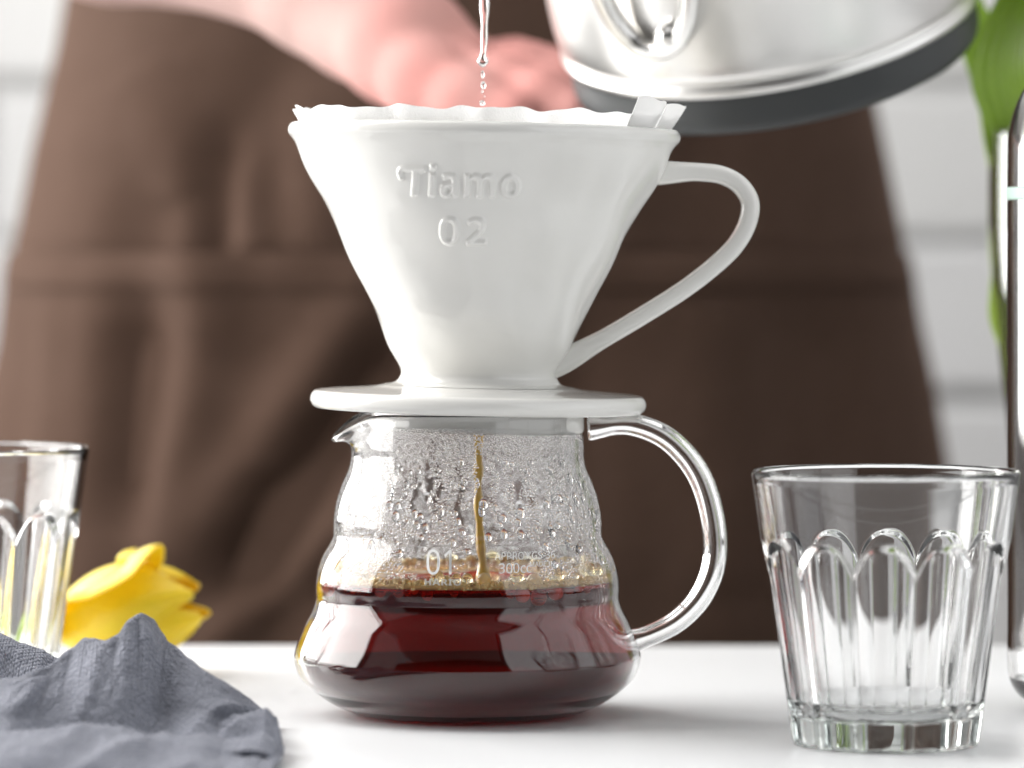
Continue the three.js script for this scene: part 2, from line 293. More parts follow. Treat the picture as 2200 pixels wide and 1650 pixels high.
  film.roughnessMap.wrapT = THREE.ClampToEdgeWrapping;
  const pos = [], uv = [], idx = [], n = 160, h = 60;
  for (let i = 0; i <= h; i++) for (let j = 0; j <= n; j++) { const y = lerp(0.043, 0.087, i / h), a = (j / n - 0.5) * 2 * Math.PI, r = innerRadius(y) - 0.00012; pos.push(r * Math.sin(a), y, r * Math.cos(a)); uv.push(j / n, (y - 0.042) / 0.046); }
  for (let i = 0; i < h; i++) for (let j = 0; j < n; j++) { const A = i * (n + 1) + j, B = A + 1, C = A + n + 1, D = C + 1; idx.push(A, B, D, A, D, C); }
  part('mist_film', indexed(pos, idx, uv), film, cond);
}
{ // white print on the jug
  const light = await new FontLoader().loadAsync('fonts/droid/droid_sans_regular.typeface.json'), bold = await new FontLoader().loadAsync('fonts/droid/droid_sans_bold.typeface.json');
  const line = (text, px, py, size, font, name, tracking = 1, mat = M.print) => { // px, py: left end of the baseline in the photo
    const h = size * S, g = new TextGeometry(text, { font, size: h, depth: 0.00004, curveSegments: 5 }); g.computeBoundingBox();
    const p = g.attributes.position, x0 = (px - 1004) * S, y0 = EYE - (py - HORIZON) * S * 0.968;   // the print lies on the near side
    for (let i = 0; i < p.count; i++) { const x = x0 + p.getX(i) * tracking, y = y0 + p.getY(i), r = jugRadius(y) + 0.00004 + p.getZ(i), D = 1 - 0.030; const a = Math.asin(clamp(x * D / r, -1, 1)); p.setXYZ(i, r * Math.sin(a), y, r * Math.cos(a)); }
    g.computeVertexNormals(); part(name, g, mat, jug);
  };
  const dy = 0;
  line('01', 916, 1236 + dy, 50, light, 'printed_number', 0.92);
  line('HARIO', 913, 1259 + dy, 13, bold, 'printed_word', 1.45, M.printFaint);
  line('APPROX', 1066, 1206 + dy, 15, light, 'printed_word', 1.0);
  line('300cc', 1074, 1234 + dy, 20, light, 'printed_number', 1.0);
  line('XGS-36', 1134, 1206 + dy, 15, light, 'printed_word', 0.95);
  line('MADE IN', 1140, 1222 + dy, 10, light, 'printed_word', 1.0);
}

// ------------------------------------------------------------------ white porcelain dripper
const drip = thing('pour_over_dripper', 'white porcelain pour over dripper seated on top of the jug', 'coffee dripper', [(1027 - 1100) * S, 0.0912, 0]);
drip.rotation.z = -1.3 * Math.PI / 180;
drip.updateMatrixWorld(true);
{
  // raised lettering as relief of the wall itself
  const CW = 640, CH = 420, cv = document.createElement('canvas'); cv.width = CW; cv.height = CH;
  const c = cv.getContext('2d'); c.fillStyle = '#000'; c.fillRect(0, 0, CW, CH); c.fillStyle = '#fff'; c.strokeStyle = '#fff';
  const K = 2; // canvas pixels per photo pixel, canvas covers photo x 880-160 .. , y 350..560
  const X0 = 840, Y0 = 350, at = (x, y) => [(x - X0) * K, (y - Y0) * K];
  c.font = 'bold 170px sans-serif'; c.textBaseline = 'alphabetic'; c.textAlign = 'left';
  let w = c.measureText('Tiamo').width; c.save(); c.translate(...at(872, 431)); c.scale(246 * K / w, 1); c.fillText('Tiamo', 0, 0); c.restore();
  c.lineWidth = 17; c.lineCap = 'round'; c.beginPath(); c.moveTo(...at(866, 394)); c.quadraticCurveTo(...at(852, 372), ...at(878, 375)); c.lineTo(...at(905, 380)); c.stroke();
  c.font = '146px sans-serif'; c.lineWidth = 6; c.lineJoin = 'round';
  for (const [d, x] of [['0', 946], ['2', 1002]]) { w = c.measureText(d).width; c.save(); c.translate(...at(x, 529)); c.scale(46 * K / w, 1); c.fillText(d, 0, 0); c.strokeText(d, 0, 0); c.restore(); }
  let img = Float32Array.from({ length: CW * CH }, () => 0); const raw = c.getImageData(0, 0, CW, CH).data; for (let i = 0; i < CW * CH; i++) img[i] = raw[i * 4] / 255;
  for (let pass = 0; pass < 3; pass++) for (const [sx, sy] of [[1, 0], [0, 1]]) { const o = new Float32Array(CW * CH), rad = 3; for (let y = 0; y < CH; y++) for (let x = 0; x < CW; x++) { let s = 0; for (let k = -rad; k <= rad; k++) s += img[clamp(y + k * sy, 0, CH - 1) * CW + clamp(x + k * sx, 0, CW - 1)]; o[y * CW + x] = s / (2 * rad + 1); } img = o; }
  const relief = (x, h) => { const px = (x / S + 1034 - X0) * K, py = (890 - 3 - h / S - Y0) * K; if (px < 0 || py < 0 || px >= CW - 1 || py >= CH - 1) return 0; return img[Math.floor(py) * CW + Math.floor(px)]; };
  const ctrl = [[0.0285, 0.0076], [0.0252, 0.0083], [0.0238, 0.0098], [0.0234, 0.0112], [0.0241, 0.0135], [0.0283, 0.0215], [0.0325, 0.0303], [0.0358, 0.0382], [0.0409, 0.0482], [0.0458, 0.0577], [0.0484, 0.0630], [0.0530, 0.0714], [0.0563, 0.0785], [0.0576, 0.0806], [0.0588, 0.0822], [0.0589, 0.0838], [0.0582, 0.0851], [0.0572, 0.0855], [0.0560, 0.0850], [0.0545, 0.0828], [0.0490, 0.0715], [0.0370, 0.0482], [0.0250, 0.0250], [0.0130, 0.0075]];
  const prof = smoothLine(ctrl, 460, 0.5), angles = [];
  for (let i = 0; i < 420; i++) angles.push(-0.62 + 1.24 * i / 420);
  for (let i = 0; i < 170; i++) angles.push(0.62 + (2 * Math.PI - 1.24) * i / 170);
  const outerRows = prof.findIndex((p) => p[1] > 0.0845);
  part('cone_body', revolve(prof, angles, (a, r, y, i) => {
    if (i > outerRows) return [r, y];
    const f = smoothstep(y, 0.012, 0.02) * smoothstep(y, 0.082, 0.076);
    const ripple = 0.00024 * f * Math.sin(9 * a + y * 190) + 0.00045 * f * Math.sin(2 * a + y * 230 + 1.2) + 0.00012 * f * (fbm(a * 2 + 9, y * 90, 4, 2) - 0.4);
    const x = r * Math.sin(a), e = Math.abs(a) < 0.62 ? relief(x, y) * 0.00075 : 0;
    return [r + ripple + e * 0.9, y - e * 0.4];
  }), M.porcelain, drip);
  const disc = smoothLine([[0.0305, 0.0003], [0.0470, 0.0001], [0.0492, 0.0004], [0.0503, 0.0018], [0.0504, 0.0034], [0.0496, 0.0049], [0.0480, 0.0055], [0.0420, 0.0060], [0.0330, 0.0067], [0.0284, 0.0075], [0.0240, 0.0080]], 120);
  part('base_plate', revolve([...disc, [0.012, 0.0079], [0.012, 0.0005], [0.0305, 0.0003]], evenAngles(180)), M.porcelain, drip);
  const col = smoothLine([[0.0318, 0.0004], [0.0320, -0.0030], [0.0319, -0.0054], [0.0309, -0.0060], [0.0299, -0.0054], [0.0298, -0.0010], [0.0297, 0.0004]], 60);
  part('collar', revolve(col, evenAngles(120)), M.porcelain, drip);
  const hp = [[1400, 372], [1436, 371], [1500, 370], [1552, 377], [1589, 398], [1611, 434], [1606, 478], [1580, 526], [1536, 570], [1470, 621], [1390, 672], [1320, 714], [1262, 747], [1218, 772], [1180, 790], [1160, 796]].map(([x, y]) => drip.worldToLocal(P(x, y, EYE_Z)));
  part('handle', sweep(hp, (t) => 0.0028 + 0.0010 * smoothstep(t, 0.12, 0) + 0.0010 * smoothstep(t, 0.8, 0.95), (t) => 0.0058 + 0.0012 * smoothstep(t, 0.12, 0) + 0.001 * smoothstep(t, 0.85, 1), 120, 32, 2.8), M.porcelain, drip);
}
{ // paper filter
  const f = thing('paper_filter', 'white paper filter with wavy edge standing above the dripper rim', 'coffee filter', drip.position.toArray()); f.rotation.copy(drip.rotation);
  const wave = (a) => (0.5 + 1.0 * noise(a * 2.3 + 7, 3, 5)) * 0.00075 * Math.sin(a * 13 + 1) + (0.3 + 1.2 * noise(a * 3.1 + 2, 9, 6)) * 0.0005 * Math.sin(a * 21 + 4) + 0.0003 * Math.sin(a * 34 + 2 * Math.sin(a * 3));
  const cone = (a, t, lift = 0) => {
    const y = lerp(0.012, 0.0895 + lift + 0.7 * wave(a), t), k = smoothstep(y, 0.08, 0.0915);
    const r = (y - 0.0828) * 0.48 + 0.0537 + k * (1.3 * wave(a * 1.0 + 0.3) - 0.0002);
    return V(r * Math.sin(a), y, r * Math.cos(a));
  };
  part('paper_cone', sheet((u, v) => cone((u - 0.5) * 2 * Math.PI + Math.PI + 0.9, v), 420, 60, 0.0002, [4, 1]), M.paper, f);
  // the sealed seam stands up as a folded flap on the right
  const flap = (a0, a1, top, out, tipOut) => sheet((u, v) => { const a = lerp(a0, a1, u), p = cone(a, 0, 0), y = lerp(0.079, top(u), v), r = (y - 0.0828) * 0.48 + 0.0541 + out * Math.sin(Math.PI * Math.min(1, u * 1.0)) * smoothstep(y, 0.081, 0.088) + tipOut * smoothstep(y, 0.083, 0.094) * u; return V(r * Math.sin(a), y, r * Math.cos(a)); }, 30, 20, 0.0003);
  part('seam_flap', flap(0.86, 1.13, (u) => 0.0942 - 0.0018 * u * u + 0.0004 * Math.sin(u * 9), 0.0016, 0.0004), M.paper, f);
  part('seam_flap', flap(1.16, 1.62, (u) => 0.0926 + 0.0002 * u + 0.0003 * Math.sin(u * 7), 0.0007, 0.0014), M.paper, f);
}

// ------------------------------------------------------------------ falling water
{
  const D = EYE_Z + 0.002, w = thing('water_stream', 'clear thin stream of water falling into the paper filter', 'water');
  const path = [[1040, -420], [1040, -200], [1041, 0], [1041, 50], [1040, 95], [1038, 120], [1037.5, 136], [1037.5, 144]].map(([x, y]) => P(x, y, D));
  const width = (t) => { const y = lerp(-420, 144, t); return S * (10.5 - 4.2 * smoothstep(y, -20, 100) + 6.5 * Math.exp(-(((y - 131) / 9) ** 2)) + 0.9 * Math.sin(y * 0.09)) * Math.max(0.05, Math.sqrt(clamp((146 - y) / 8, 0, 1))); };
  part('stream', sweep(path, width, (t) => width(t) * 0.7, 240, 24, 2), M.water, w);
  const g = mergeVertices(new THREE.IcosahedronGeometry(1, 4).deleteAttribute('normal').deleteAttribute('uv')); g.computeVertexNormals();
  for (const [x, y, rx, ry] of [[1037, 160, 3.6, 9], [1038, 183, 5.5, 9], [1036, 197, 2.2, 4], [1036, 221, 6, 6], [1041, 207, 1.5, 2]]) { const d = part('drop', g, M.water, w); d.position.copy(P(x, y, D)); d.scale.set(rx * S, ry * S, rx * S); }
}

// ------------------------------------------------------------------ faceted tumblers
function tumblerGeometry() {
  const H = 0.0774, N = 12, A = Math.PI / N, rc = (y) => lerp(0.0274, 0.0380, y / H), nt = 576;
  const rows = []; for (let i = 0; i <= 170; i++) rows.push(i / 170 * 0.0745);
  const prof = [[0, 0.0012], [0.021, 0.0012], [0.0245, 0.0002], [0.0258, 0.0002], ...rows.map((y) => [rc(y) - 0.0012 * Math.exp(-y / 0.0008), y + 0.0004]), [0.0379, 0.0758], [0.0378, 0.0768], [0.0371, 0.0774], [0.0363, 0.0769], [0.0361, 0.0758]];
  const first = 4, last = first + rows.length - 1;
  for (let i = 1; i <= 60; i++) { const y = lerp(0.0755, 0.0125, i / 60); prof.push([rc(y) - lerp(0.0036, 0.0020, y / H), y]); }
  prof.push([0.0235, 0.0102], [0.0212, 0.0088], [0.0165, 0.0079], [0.008, 0.0075], [0, 0.0074]);
  return revolve(prof, evenAngles(nt), (a, r, y, i) => {
    if (i < first || i > last) return [r, y];
    const f = ((a / (2 * A)) % 1 + 1.5) % 1 - 0.5, q = f * 2 * A;      // angle from the middle of the flute
    const arch = 0.0575 - 0.0085 * Math.abs(f * 2) ** 2.6, in_ = smoothstep(arch - y, -0.0008, 0.0016), foot = smoothstep(y, 0.0012, 0.0028);
    const flat = r * (1 - Math.cos(A) / Math.cos(q)) * 1.25, ridge = 0.0005 + 0.0004 * (1 - Math.abs(2 * f) ** 6);
    return [r - in_ * (flat + ridge) - 0 * foot, y];
  });
}
const tumblerShape = tumblerGeometry();
function tumbler(label, pos, turn) {
  const t = thing('faceted_tumbler', label, 'drinking glass', pos); t.rotation.y = turn;
  part('glass_body', tumblerShape, M.tumbler, t); return t;
}
tumbler('clear faceted drinking glass standing right of the coffee jug', [(1903 - 1100) * 1.3135e-4, 0.0002, EYE_Z - 1.3135], -0.09);
tumbler('clear faceted drinking glass cut off by the left edge, before the yellow tulip', [-0.1709, 0.0002, EYE_Z - 1.463], 0.3);

// ------------------------------------------------------------------ water bottle at the right edge
{
  const D = 1.42, R0 = 0.0405, b = thing('glass_bottle', 'tall round shouldered clear glass bottle at the right edge', 'bottle', [(2165 - 1100) * D / FPX + R0, 0.0002, EYE_Z - D]);
  const out = smoothLine([[0.026, 0.0], [0.034, 0.0012], [0.0392, 0.0065], [0.0405, 0.0145], [0.0403, 0.03], [0.0405, 0.10], [0.0405, 0.165], [0.0398, 0.176], [0.0370, 0.1855], [0.0310, 0.195], [0.0225, 0.204], [0.0170, 0.214], [0.0155, 0.228], [0.0155, 0.25], [0.0168, 0.256]], 160);
  const inn = out.filter((p) => p[1] > 0.007).reverse().map(([r, y]) => [r - 0.0013, y]);
  part('glass_body', revolve([[0, 0.0015], [0.02, 0.0015], ...out, [0.0162, 0.258], [0.0145, 0.258], ...inn, [0.028, 0.0062], [0, 0.0062]], evenAngles(140)), M.tumbler, b);
  part('band', revolve([[R0 + 0.00015, 0.1546], [R0 + 0.0004, 0.1549], [R0 + 0.0004, 0.1582], [R0 + 0.00015, 0.1585], [R0 + 0.00012, 0.1580], [R0 + 0.00012, 0.1550], [R0 + 0.00015, 0.1546]], evenAngles(140)), M.mint, b, 'pale mint band');
}

// ------------------------------------------------------------------ vase with tulip leaves behind it
{
  const D = 1.6, R0 = 0.034, x = (2125 - 1100) * D / FPX + R0, z = EYE_Z - D, v = thing('glass_vase', 'tapered glass vase holding green leaves behind the bottle', 'vase', [x, 0.0002, z]);
  const top = EYE - (280 - HORIZON) * D / FPX, out = smoothLine([[0.016, 0], [0.0195, 0.002], [0.0215, 0.02], [0.0265, 0.07], [0.0312, 0.11], [0.0336, 0.14], [0.034, 0.155], [0.0338, top]], 90);
  const inn = out.filter((p) => p[1] > 0.004).reverse().map(([r, y]) => [r - 0.0022, y]);
  part('glass_body', revolve([[0, 0.0005], ...out, ...inn, [0, 0.004]], evenAngles(100)), M.tumbler, v);
  const lv = EYE - (492 - HORIZON) * D / FPX, w = [[0, 0.0043]]; for (const [r, y] of [...inn].reverse()) if (y > 0.0045 && y < lv) w.push([r - 0.0001, y]); w.push([0, lv]);
  single('vase_water', revolve(w, evenAngles(90)), M.water, 'clear water inside the vase of green leaves', 'water', v.position.toArray());
  const bunch = thing('tulip_bunch', 'green tulip leaves and stems standing in the glass vase', 'plant', [x, 0, z]);
  const R = rng(12);
  const leaf = (pts, width, twist, mat) => { const c = new THREE.CatmullRomCurve3(pts), f = (u, v2) => { const p = c.getPointAt(v2), T = c.getTangentAt(v2), n0 = V(Math.cos(twist + v2 * 0.8), 0, Math.sin(twist + v2 * 0.8)), s = n0.addScaledVector(T, -n0.dot(T)).normalize(), N = s.clone().cross(T), w2 = width * Math.max(0.22, Math.sin(Math.PI * Math.min(1, 0.12 + v2 * 0.88)) ** 0.7 * smoothstep(v2, 0.50, 0.70)), q = (u - 0.5) * 2; return p.addScaledVector(s, q * w2).addScaledVector(N, -0.35 * w2 * (1 - q * q) + 0.0006 * Math.sin(q * 22)); }; return part('leaf', sheet(f, 28, 60, 0.0007), mat, bunch); };
  const L = (px, py, dz = 0) => P(px, py, D + dz).sub(V(x, 0, z));
  leaf([V(-0.012, 0.02, 0.004), L(2176, 520, -0.01), L(2178, 300, -0.012), L(2150, 140, -0.025), L(2205, -60, -0.035), L(2280, -260, -0.04)], 0.0175, 0.35, M.leaf);
  leaf([V(-0.004, 0.015, -0.006), L(2160, 560, 0.0), L(2165, 400, 0.0), L(2215, 200, 0.0), L(2230, -60, 0.0), L(2180, -300, 0.01)], 0.022, -0.25, M.leafPale);
  leaf([V(0.004, 0.02, 0.008), L(2270, 500), L(2290, 260), L(2330, 60), L(2420, -240)], 0.022, 0.9, M.leaf);
  leaf([V(-0.008, 0.02, -0.008), L(2220, 420, 0.012), L(2160, 200, 0.02), L(2080, 20, 0.03), L(2050, -160, 0.03)], 0.016, 0.1, M.leaf);
  leaf([V(-0.015, 0.03, 0.006), V(-0.022, 0.075, 0.006), V(-0.028, 0.11, 0.005), V(-0.0285, 0.135, 0.002), V(-0.026, 0.16, 0)], 0.009, 0.2, M.leafPale);
  for (let k = 0; k < 6; k++) { const a = k * 1.05; part('stem', new THREE.TubeGeometry(new THREE.CatmullRomCurve3([V(0.010 * Math.cos(a), 0.008, 0.010 * Math.sin(a)), V(0.018 * Math.cos(a + 0.5), 0.1, 0.018 * Math.sin(a + 0.5)), V(0.02 * Math.cos(a + 0.8), 0.2, 0.02 * Math.sin(a + 0.8)), V(0.05 * Math.cos(a + 0.8) + 0.03, 0.32, 0.04 * Math.sin(a + 0.8))]), 30, 0.003, 10), M.stem, bunch); }
}

// ------------------------------------------------------------------ yellow tulip lying behind the left glass
{
  const D = 1.535, base = P(120, 1345, D), tip = P(446, 1300, D - 0.01), t = thing('tulip', 'yellow tulip head lying on the white table behind the napkin', 'flower', base.toArray());
  const ax = tip.clone().sub(base), L = ax.length(); ax.normalize();
  const e1 = V(0, 1, 0).addScaledVector(ax, -ax.y).normalize(), e2 = ax.clone().cross(e1).normalize();
  const petal = (th, open, len, wide, mat, curl = 0, rmax = 0.0155, skew = 0) => {
    const f = (u, v) => {
      const q = (u - 0.5) * 2, s = v, prof = rmax * Math.sin(Math.PI * Math.min(0.93, 0.06 + s * 0.86)) ** 0.75 + open * s * s + curl * smoothstep(s, 0.75, 1);
      const w = wide * Math.sin(Math.PI * Math.min(0.985, 0.10 + s * 0.86)) ** 0.6, ang = th + q * w + skew * s, r = prof * (1 - 0.06 * q * q) + 0.0006 * Math.sin(s * 9 + q * 5) + 0.001 * q * q * s;
      const along = len * (s - 0.05 * q * q * s);
      return ax.clone().multiplyScalar(along).addScaledVector(e1, r * Math.cos(ang)).addScaledVector(e2, r * Math.sin(ang));
    };
    return part('petal', sheet(f, 26, 40, 0.0006), mat, t);
  };
  petal(0.15, 0.0050, L * 0.88, 0.70, M.petal, 0.0, 0.0158);
  petal(-2.0, 0.001, L * 0.98, 0.95, M.petalIn, 0, 0.0145);
  petal(2.0, 0.003, L * 1.0, 0.95, M.petal, 0, 0.0160);
  petal(1.15, 0.0048, L * 0.97, 0.78, M.petal, 0, 0.0165);
  petal(-0.9, 0.0055, L * 0.92, 0.8, M.petalIn, 0, 0.0150);
  petal(3.14, 0.0, L * 0.9, 1.0, M.petal, 0, 0.0150);
  { // the petal that has peeled open, its tip rolled
    const pts = [P(115, 1340, D), P(150, 1285, D - 0.012), P(205, 1262, D - 0.016), P(255, 1232, D - 0.016), P(283, 1200, D - 0.014), P(300, 1188, D - 0.01), P(310, 1204, D - 0.006), P(303, 1216, D - 0.006)].map((p) => p.sub(base)), c = new THREE.CatmullRomCurve3(pts);
    part('petal', sheet((u, v) => { const q = (u - 0.5) * 2, p = c.getPointAt(v), T = c.getTangentAt(v), s = V(0.25, 0.35, 1).addScaledVector(T, -V(0.25, 0.35, 1).dot(T)).normalize(), N = T.clone().cross(s), w = 0.0125 * Math.sin(Math.PI * Math.min(0.95, 0.1 + v * 0.82)) ** 0.6; return p.addScaledVector(s, q * w).addScaledVector(N, 0.35 * w * (q * q)); }, 22, 50, 0.0006), M.petal, t);
  }
  part('stem', new THREE.TubeGeometry(new THREE.CatmullRomCurve3([V(0.004, 0, 0), V(-0.01, -0.002, -0.002), V(-0.05, -0.014, 0.0), V(-0.14, -0.0125, 0.01)].map((p) => p.setY(Math.max(p.y, 0.0035 - base.y)))), 40, 0.003, 10), M.stem, t);
}

// ------------------------------------------------------------------ grey napkin, front left
{
  const n = thing('cloth_napkin', 'crumpled dark grey cloth napkin in the lower left corner', 'napkin');
  const D0 = 1.31, lineAt = (pts) => (x) => { if (x <= pts[0][0]) return pts[0][1]; for (let i = 1; i < pts.length; i++) if (x <= pts[i][0]) { const [a, b] = [pts[i - 1], pts[i]], t = (x - a[0]) / (b[0] - a[0]); return lerp(a[1], b[1], t * t * (3 - 2 * t) * 0.5 + t * 0.5); } return pts.at(-1)[1]; };
  const ridge = lineAt([[-300, 1455], [-120, 1480], [0, 1474], [40, 1472], [102, 1446], [146, 1410], [178, 1379], [200, 1378], [222, 1386], [248, 1380], [275, 1342], [296, 1327], [318, 1336], [332, 1362], [348, 1389], [398, 1424], [473, 1469], [531, 1504], [566, 1532], [590, 1572], [600, 1608]]);
  const X = (px) => (px - 1100) * D0 / FPX, zr = EYE_Z - D0, fz = (px) => 0.006 * Math.sin(px * 0.013 + 1) + 0.004 * Math.sin(px * 0.031), hr = (px) => Math.max(0.0035, EYE - (ridge(px) - HORIZON) * (D0 - fz(px)) / FPX);
  const crinkle = (x, y, k) => 1 - Math.abs(2 * fbm(x, y, k, 2) / 0.75 - 1);
  const lump = (px, v) => 0.0024 * (fbm(px * 0.012, v * 5, 51, 3) - 0.45) + 0.0024 * (crinkle(px * 0.007 + v * 1.6, v * 1.8 - px * 0.003, 57) ** 2 - 0.4) + 0.0006 * (fbm(px * 0.05, v * 16, 55, 2) - 0.4);
  // back slope, ridge, shaded front face
  const profile = (px) => { const h = hr(px), z = zr + fz(px), tuck = 0.004 + 0.004 * Math.sin(px * 0.01); return [[z - 0.05, 0.0025], [z - 0.026, h * 0.42], [z - 0.008, h * 0.93], [z, h], [z + 0.006, h * 0.94 - 0.001], [z + 0.012 + tuck, h * 0.55 + 0.002], [z + 0.018 + 1.4 * tuck, h * 0.28 + 0.003], [z + 0.034, 0.0036]]; };
  const curveAt = (pr, t) => { const k = t * (pr.length - 1), i = Math.min(Math.floor(k), pr.length - 2), f = k - i, g = (j, c) => pr[clamp(j, 0, pr.length - 1)][c], cr = (c) => { const a = g(i - 1, c), b = g(i, c), d = g(i + 1, c), e = g(i + 2, c); return b + 0.5 * f * (d - a + f * (2 * a - 5 * b + 4 * d - e + f * (3 * (b - d) + e - a))); }; return [cr(0), cr(1)]; };
  part('peaked_fold', sheet((u, v) => { const px = lerp(-320, 578, u), [z, y] = curveAt(profile(px), v), e = smoothstep(v, 0, 0.1) * smoothstep(1, 0, 0) ; const l = lump(px, v); const crease = 0.0035 * Math.exp(-(((px - 292 - (v - 0.43) * 20) / 9) ** 2)) * smoothstep(v, 0.42, 0.5) * smoothstep(v, 0.9, 0.55); return V(X(px) + l * 0.6, Math.max(0.0016, y + l * e), z + l * 1.2 - crease); }, 260, 120, 0.0015, [2.2, 0.9]), M.napkin, n);
  // the pale layer that lies before it and the turned corner on the right
  const top = lineAt([[-300, 1570], [0, 1579], [88, 1574], [155, 1569], [199, 1572], [265, 1575], [332, 1588], [398, 1596], [473, 1598], [500, 1598], [560, 1604], [600, 1640]]);
  const ledge = (px) => { const D = 1.262, h = Math.max(0.004, EYE - (top(px) - HORIZON) * D / FPX), z = EYE_Z - D + 0.002 * Math.sin(px * 0.02); return [[z - 0.010, 0.0022], [z - 0.007, h * 0.75], [z, h], [z + 0.012, h * 1.02], [z + 0.03, h * 0.9], [z + 0.06, h * 0.7], [z + 0.075, 0.002]]; };
  part('front_fold', sheet((u, v) => { const px = lerp(-320, 606, u), [z, y] = curveAt(ledge(px), v), l = lump(px + 900, v) * smoothstep(v, 0.05, 0.3) * 1.3; return V((px - 1100) * 1.262 / FPX, Math.max(0.0014, y + l), z); }, 240, 70, 0.0015, [2.2, 0.6]), M.napkin, n);
  const corner = (u, v) => { const px = lerp(476, 600 + 4 * v, u), t = lineAt([[470, 1575], [480, 1566], [509, 1551], [545, 1540], [572, 1534], [590, 1556], [606, 1625]])(px), D = 1.285, h = Math.max(0.003, EYE - (t - HORIZON) * D / FPX), pr = [[EYE_Z - D - 0.006, h * 0.6], [EYE_Z - D, h], [EYE_Z - D + 0.006, h * 0.93], [EYE_Z - D + 0.016, h * 0.62], [EYE_Z - D + 0.026, h * 0.45 + 0.002], [EYE_Z - D + 0.04, h * 0.2 + 0.002]], [z, y] = curveAt(pr, v), l = lump(px + 400, v + 2); return V((px - 1100) * D / FPX, Math.max(0.0014, y + l), z + l); };
  part('turned_corner', sheet(corner, 60, 50, 0.0015, [0.3, 0.4]), M.napkin, n);
  const back = lineAt([[-300, 1420], [-80, 1366], [0, 1370], [44, 1388], [88, 1410], [119, 1430], [170, 1468]]);
  part('rear_fold', sheet((u, v) => { const px = lerp(-300, 168, u), D = 1.37, h = Math.max(0.004, EYE - (back(px) - HORIZON) * D / FPX), pr = [[EYE_Z - D - 0.02, 0.002], [EYE_Z - D - 0.008, h * 0.8], [EYE_Z - D, h], [EYE_Z - D + 0.012, h * 0.8], [EYE_Z - D + 0.03, h * 0.3], [EYE_Z - D + 0.04, 0.003]], [z, y] = curveAt(pr, v), l = lump(px + 300, v + 5) * 1.2; return V((px - 1100) * D / FPX, Math.max(0.0014, y + l), z + l); }, 120, 60, 0.0015, [1.2, 0.6]), M.napkin, n);
}

// ------------------------------------------------------------------ kettle
const kettle = thing('steel_kettle', 'stainless steel kettle with a dark base tilted above the dripper', 'kettle', P(1655, 48, 1.56).toArray());
{
  const axis = V(-Math.sin(0.185), Math.cos(0.185), 0).applyAxisAngle(V(1, 0, 0), 0.37).normalize();
  kettle.quaternion.setFromUnitVectors(V(0, 1, 0), axis); kettle.updateMatrixWorld(true);
  const R = 0.0712;
  const body = smoothLine([[R - 0.0022, 0.0], [R - 0.0004, 0.0006], [R, 0.0018], [R - 0.0003, 0.0034], [R - 0.0016, 0.0044], [R - 0.0012, 0.0056], [R + 0.0002, 0.0085], [R + 0.001, 0.018], [R + 0.0012, 0.04], [R + 0.0002, 0.08], [R - 0.004, 0.105], [R - 0.012, 0.12], [R - 0.028, 0.129], [R - 0.036, 0.131]], 160);
  part('body', revolve([...body, [0, 0.132]], evenAngles(180)), M.steel, kettle);
  part('base_ring', revolve(smoothLine([[R - 0.0022, 0.0001], [R - 0.0024, -0.0015], [R - 0.0022, -0.009], [R - 0.0032, -0.0125], [R - 0.0065, -0.0142], [R - 0.012, -0.0145], [0.02, -0.0145], [0, -0.0145]], 60, 0.4), evenAngles(180)), M.blackBase, kettle);
  part('lid', revolve(smoothLine([[0.036, 0.131], [0.036, 0.1345], [0.03, 0.139], [0.012, 0.143], [0.008, 0.148], [0.011, 0.154], [0.007, 0.159], [0, 0.16]], 60), evenAngles(90)), M.steelBright, kettle);
  // the handle's lower loop and its rivet lie on the body: meet each line of sight with the wall
  const onWall = (px, py, off) => { const o = kettle.worldToLocal(V(0, EYE, EYE_Z)), d = kettle.worldToLocal(P(px, py, 1)).sub(o), r = R + 0.001 + off, a = d.x * d.x + d.z * d.z, b = o.x * d.x + o.z * d.z, c = o.x * o.x + o.z * o.z - r * r; return o.addScaledVector(d, (-b - Math.sqrt(Math.max(0, b * b - a * c))) / a); };
  const loop = [[1262, -90, 0.012], [1290, -20, 0.009], [1322, 45, 0.006], [1368, 96, 0.004], [1418, 108, 0.004], [1456, 88, 0.005], [1474, 48, 0.007], [1482, -10, 0.010], [1486, -90, 0.014]].map(([x, y, o]) => onWall(x, y, o));
  part('handle_loop', new THREE.TubeGeometry(new THREE.CatmullRomCurve3(loop), 90, 0.0034, 14), M.steelBright, kettle);
  const rv = part('rivet', new THREE.SphereGeometry(0.0052, 24, 16), M.steelBright, kettle); rv.position.copy(onWall(1440, 76, 0.004)); rv.scale.set(1, 0.8, 1);
  const tip = kettle.worldToLocal(P(1040, -420, EYE_Z + 0.002).add(V(0.004, 0.004, -0.012))), root = V(-0.045, 0.05, 0.052);
  part('spout', sweep([root, V(-0.062, 0.07, 0.075), tip.clone().add(V(0.02, -0.012, -0.03)), tip], (t) => lerp(0.011, 0.006, t), (t) => lerp(0.011, 0.006, t), 50, 20, 2, V(1, 0, 0.9).normalize()), M.steel, kettle);
}

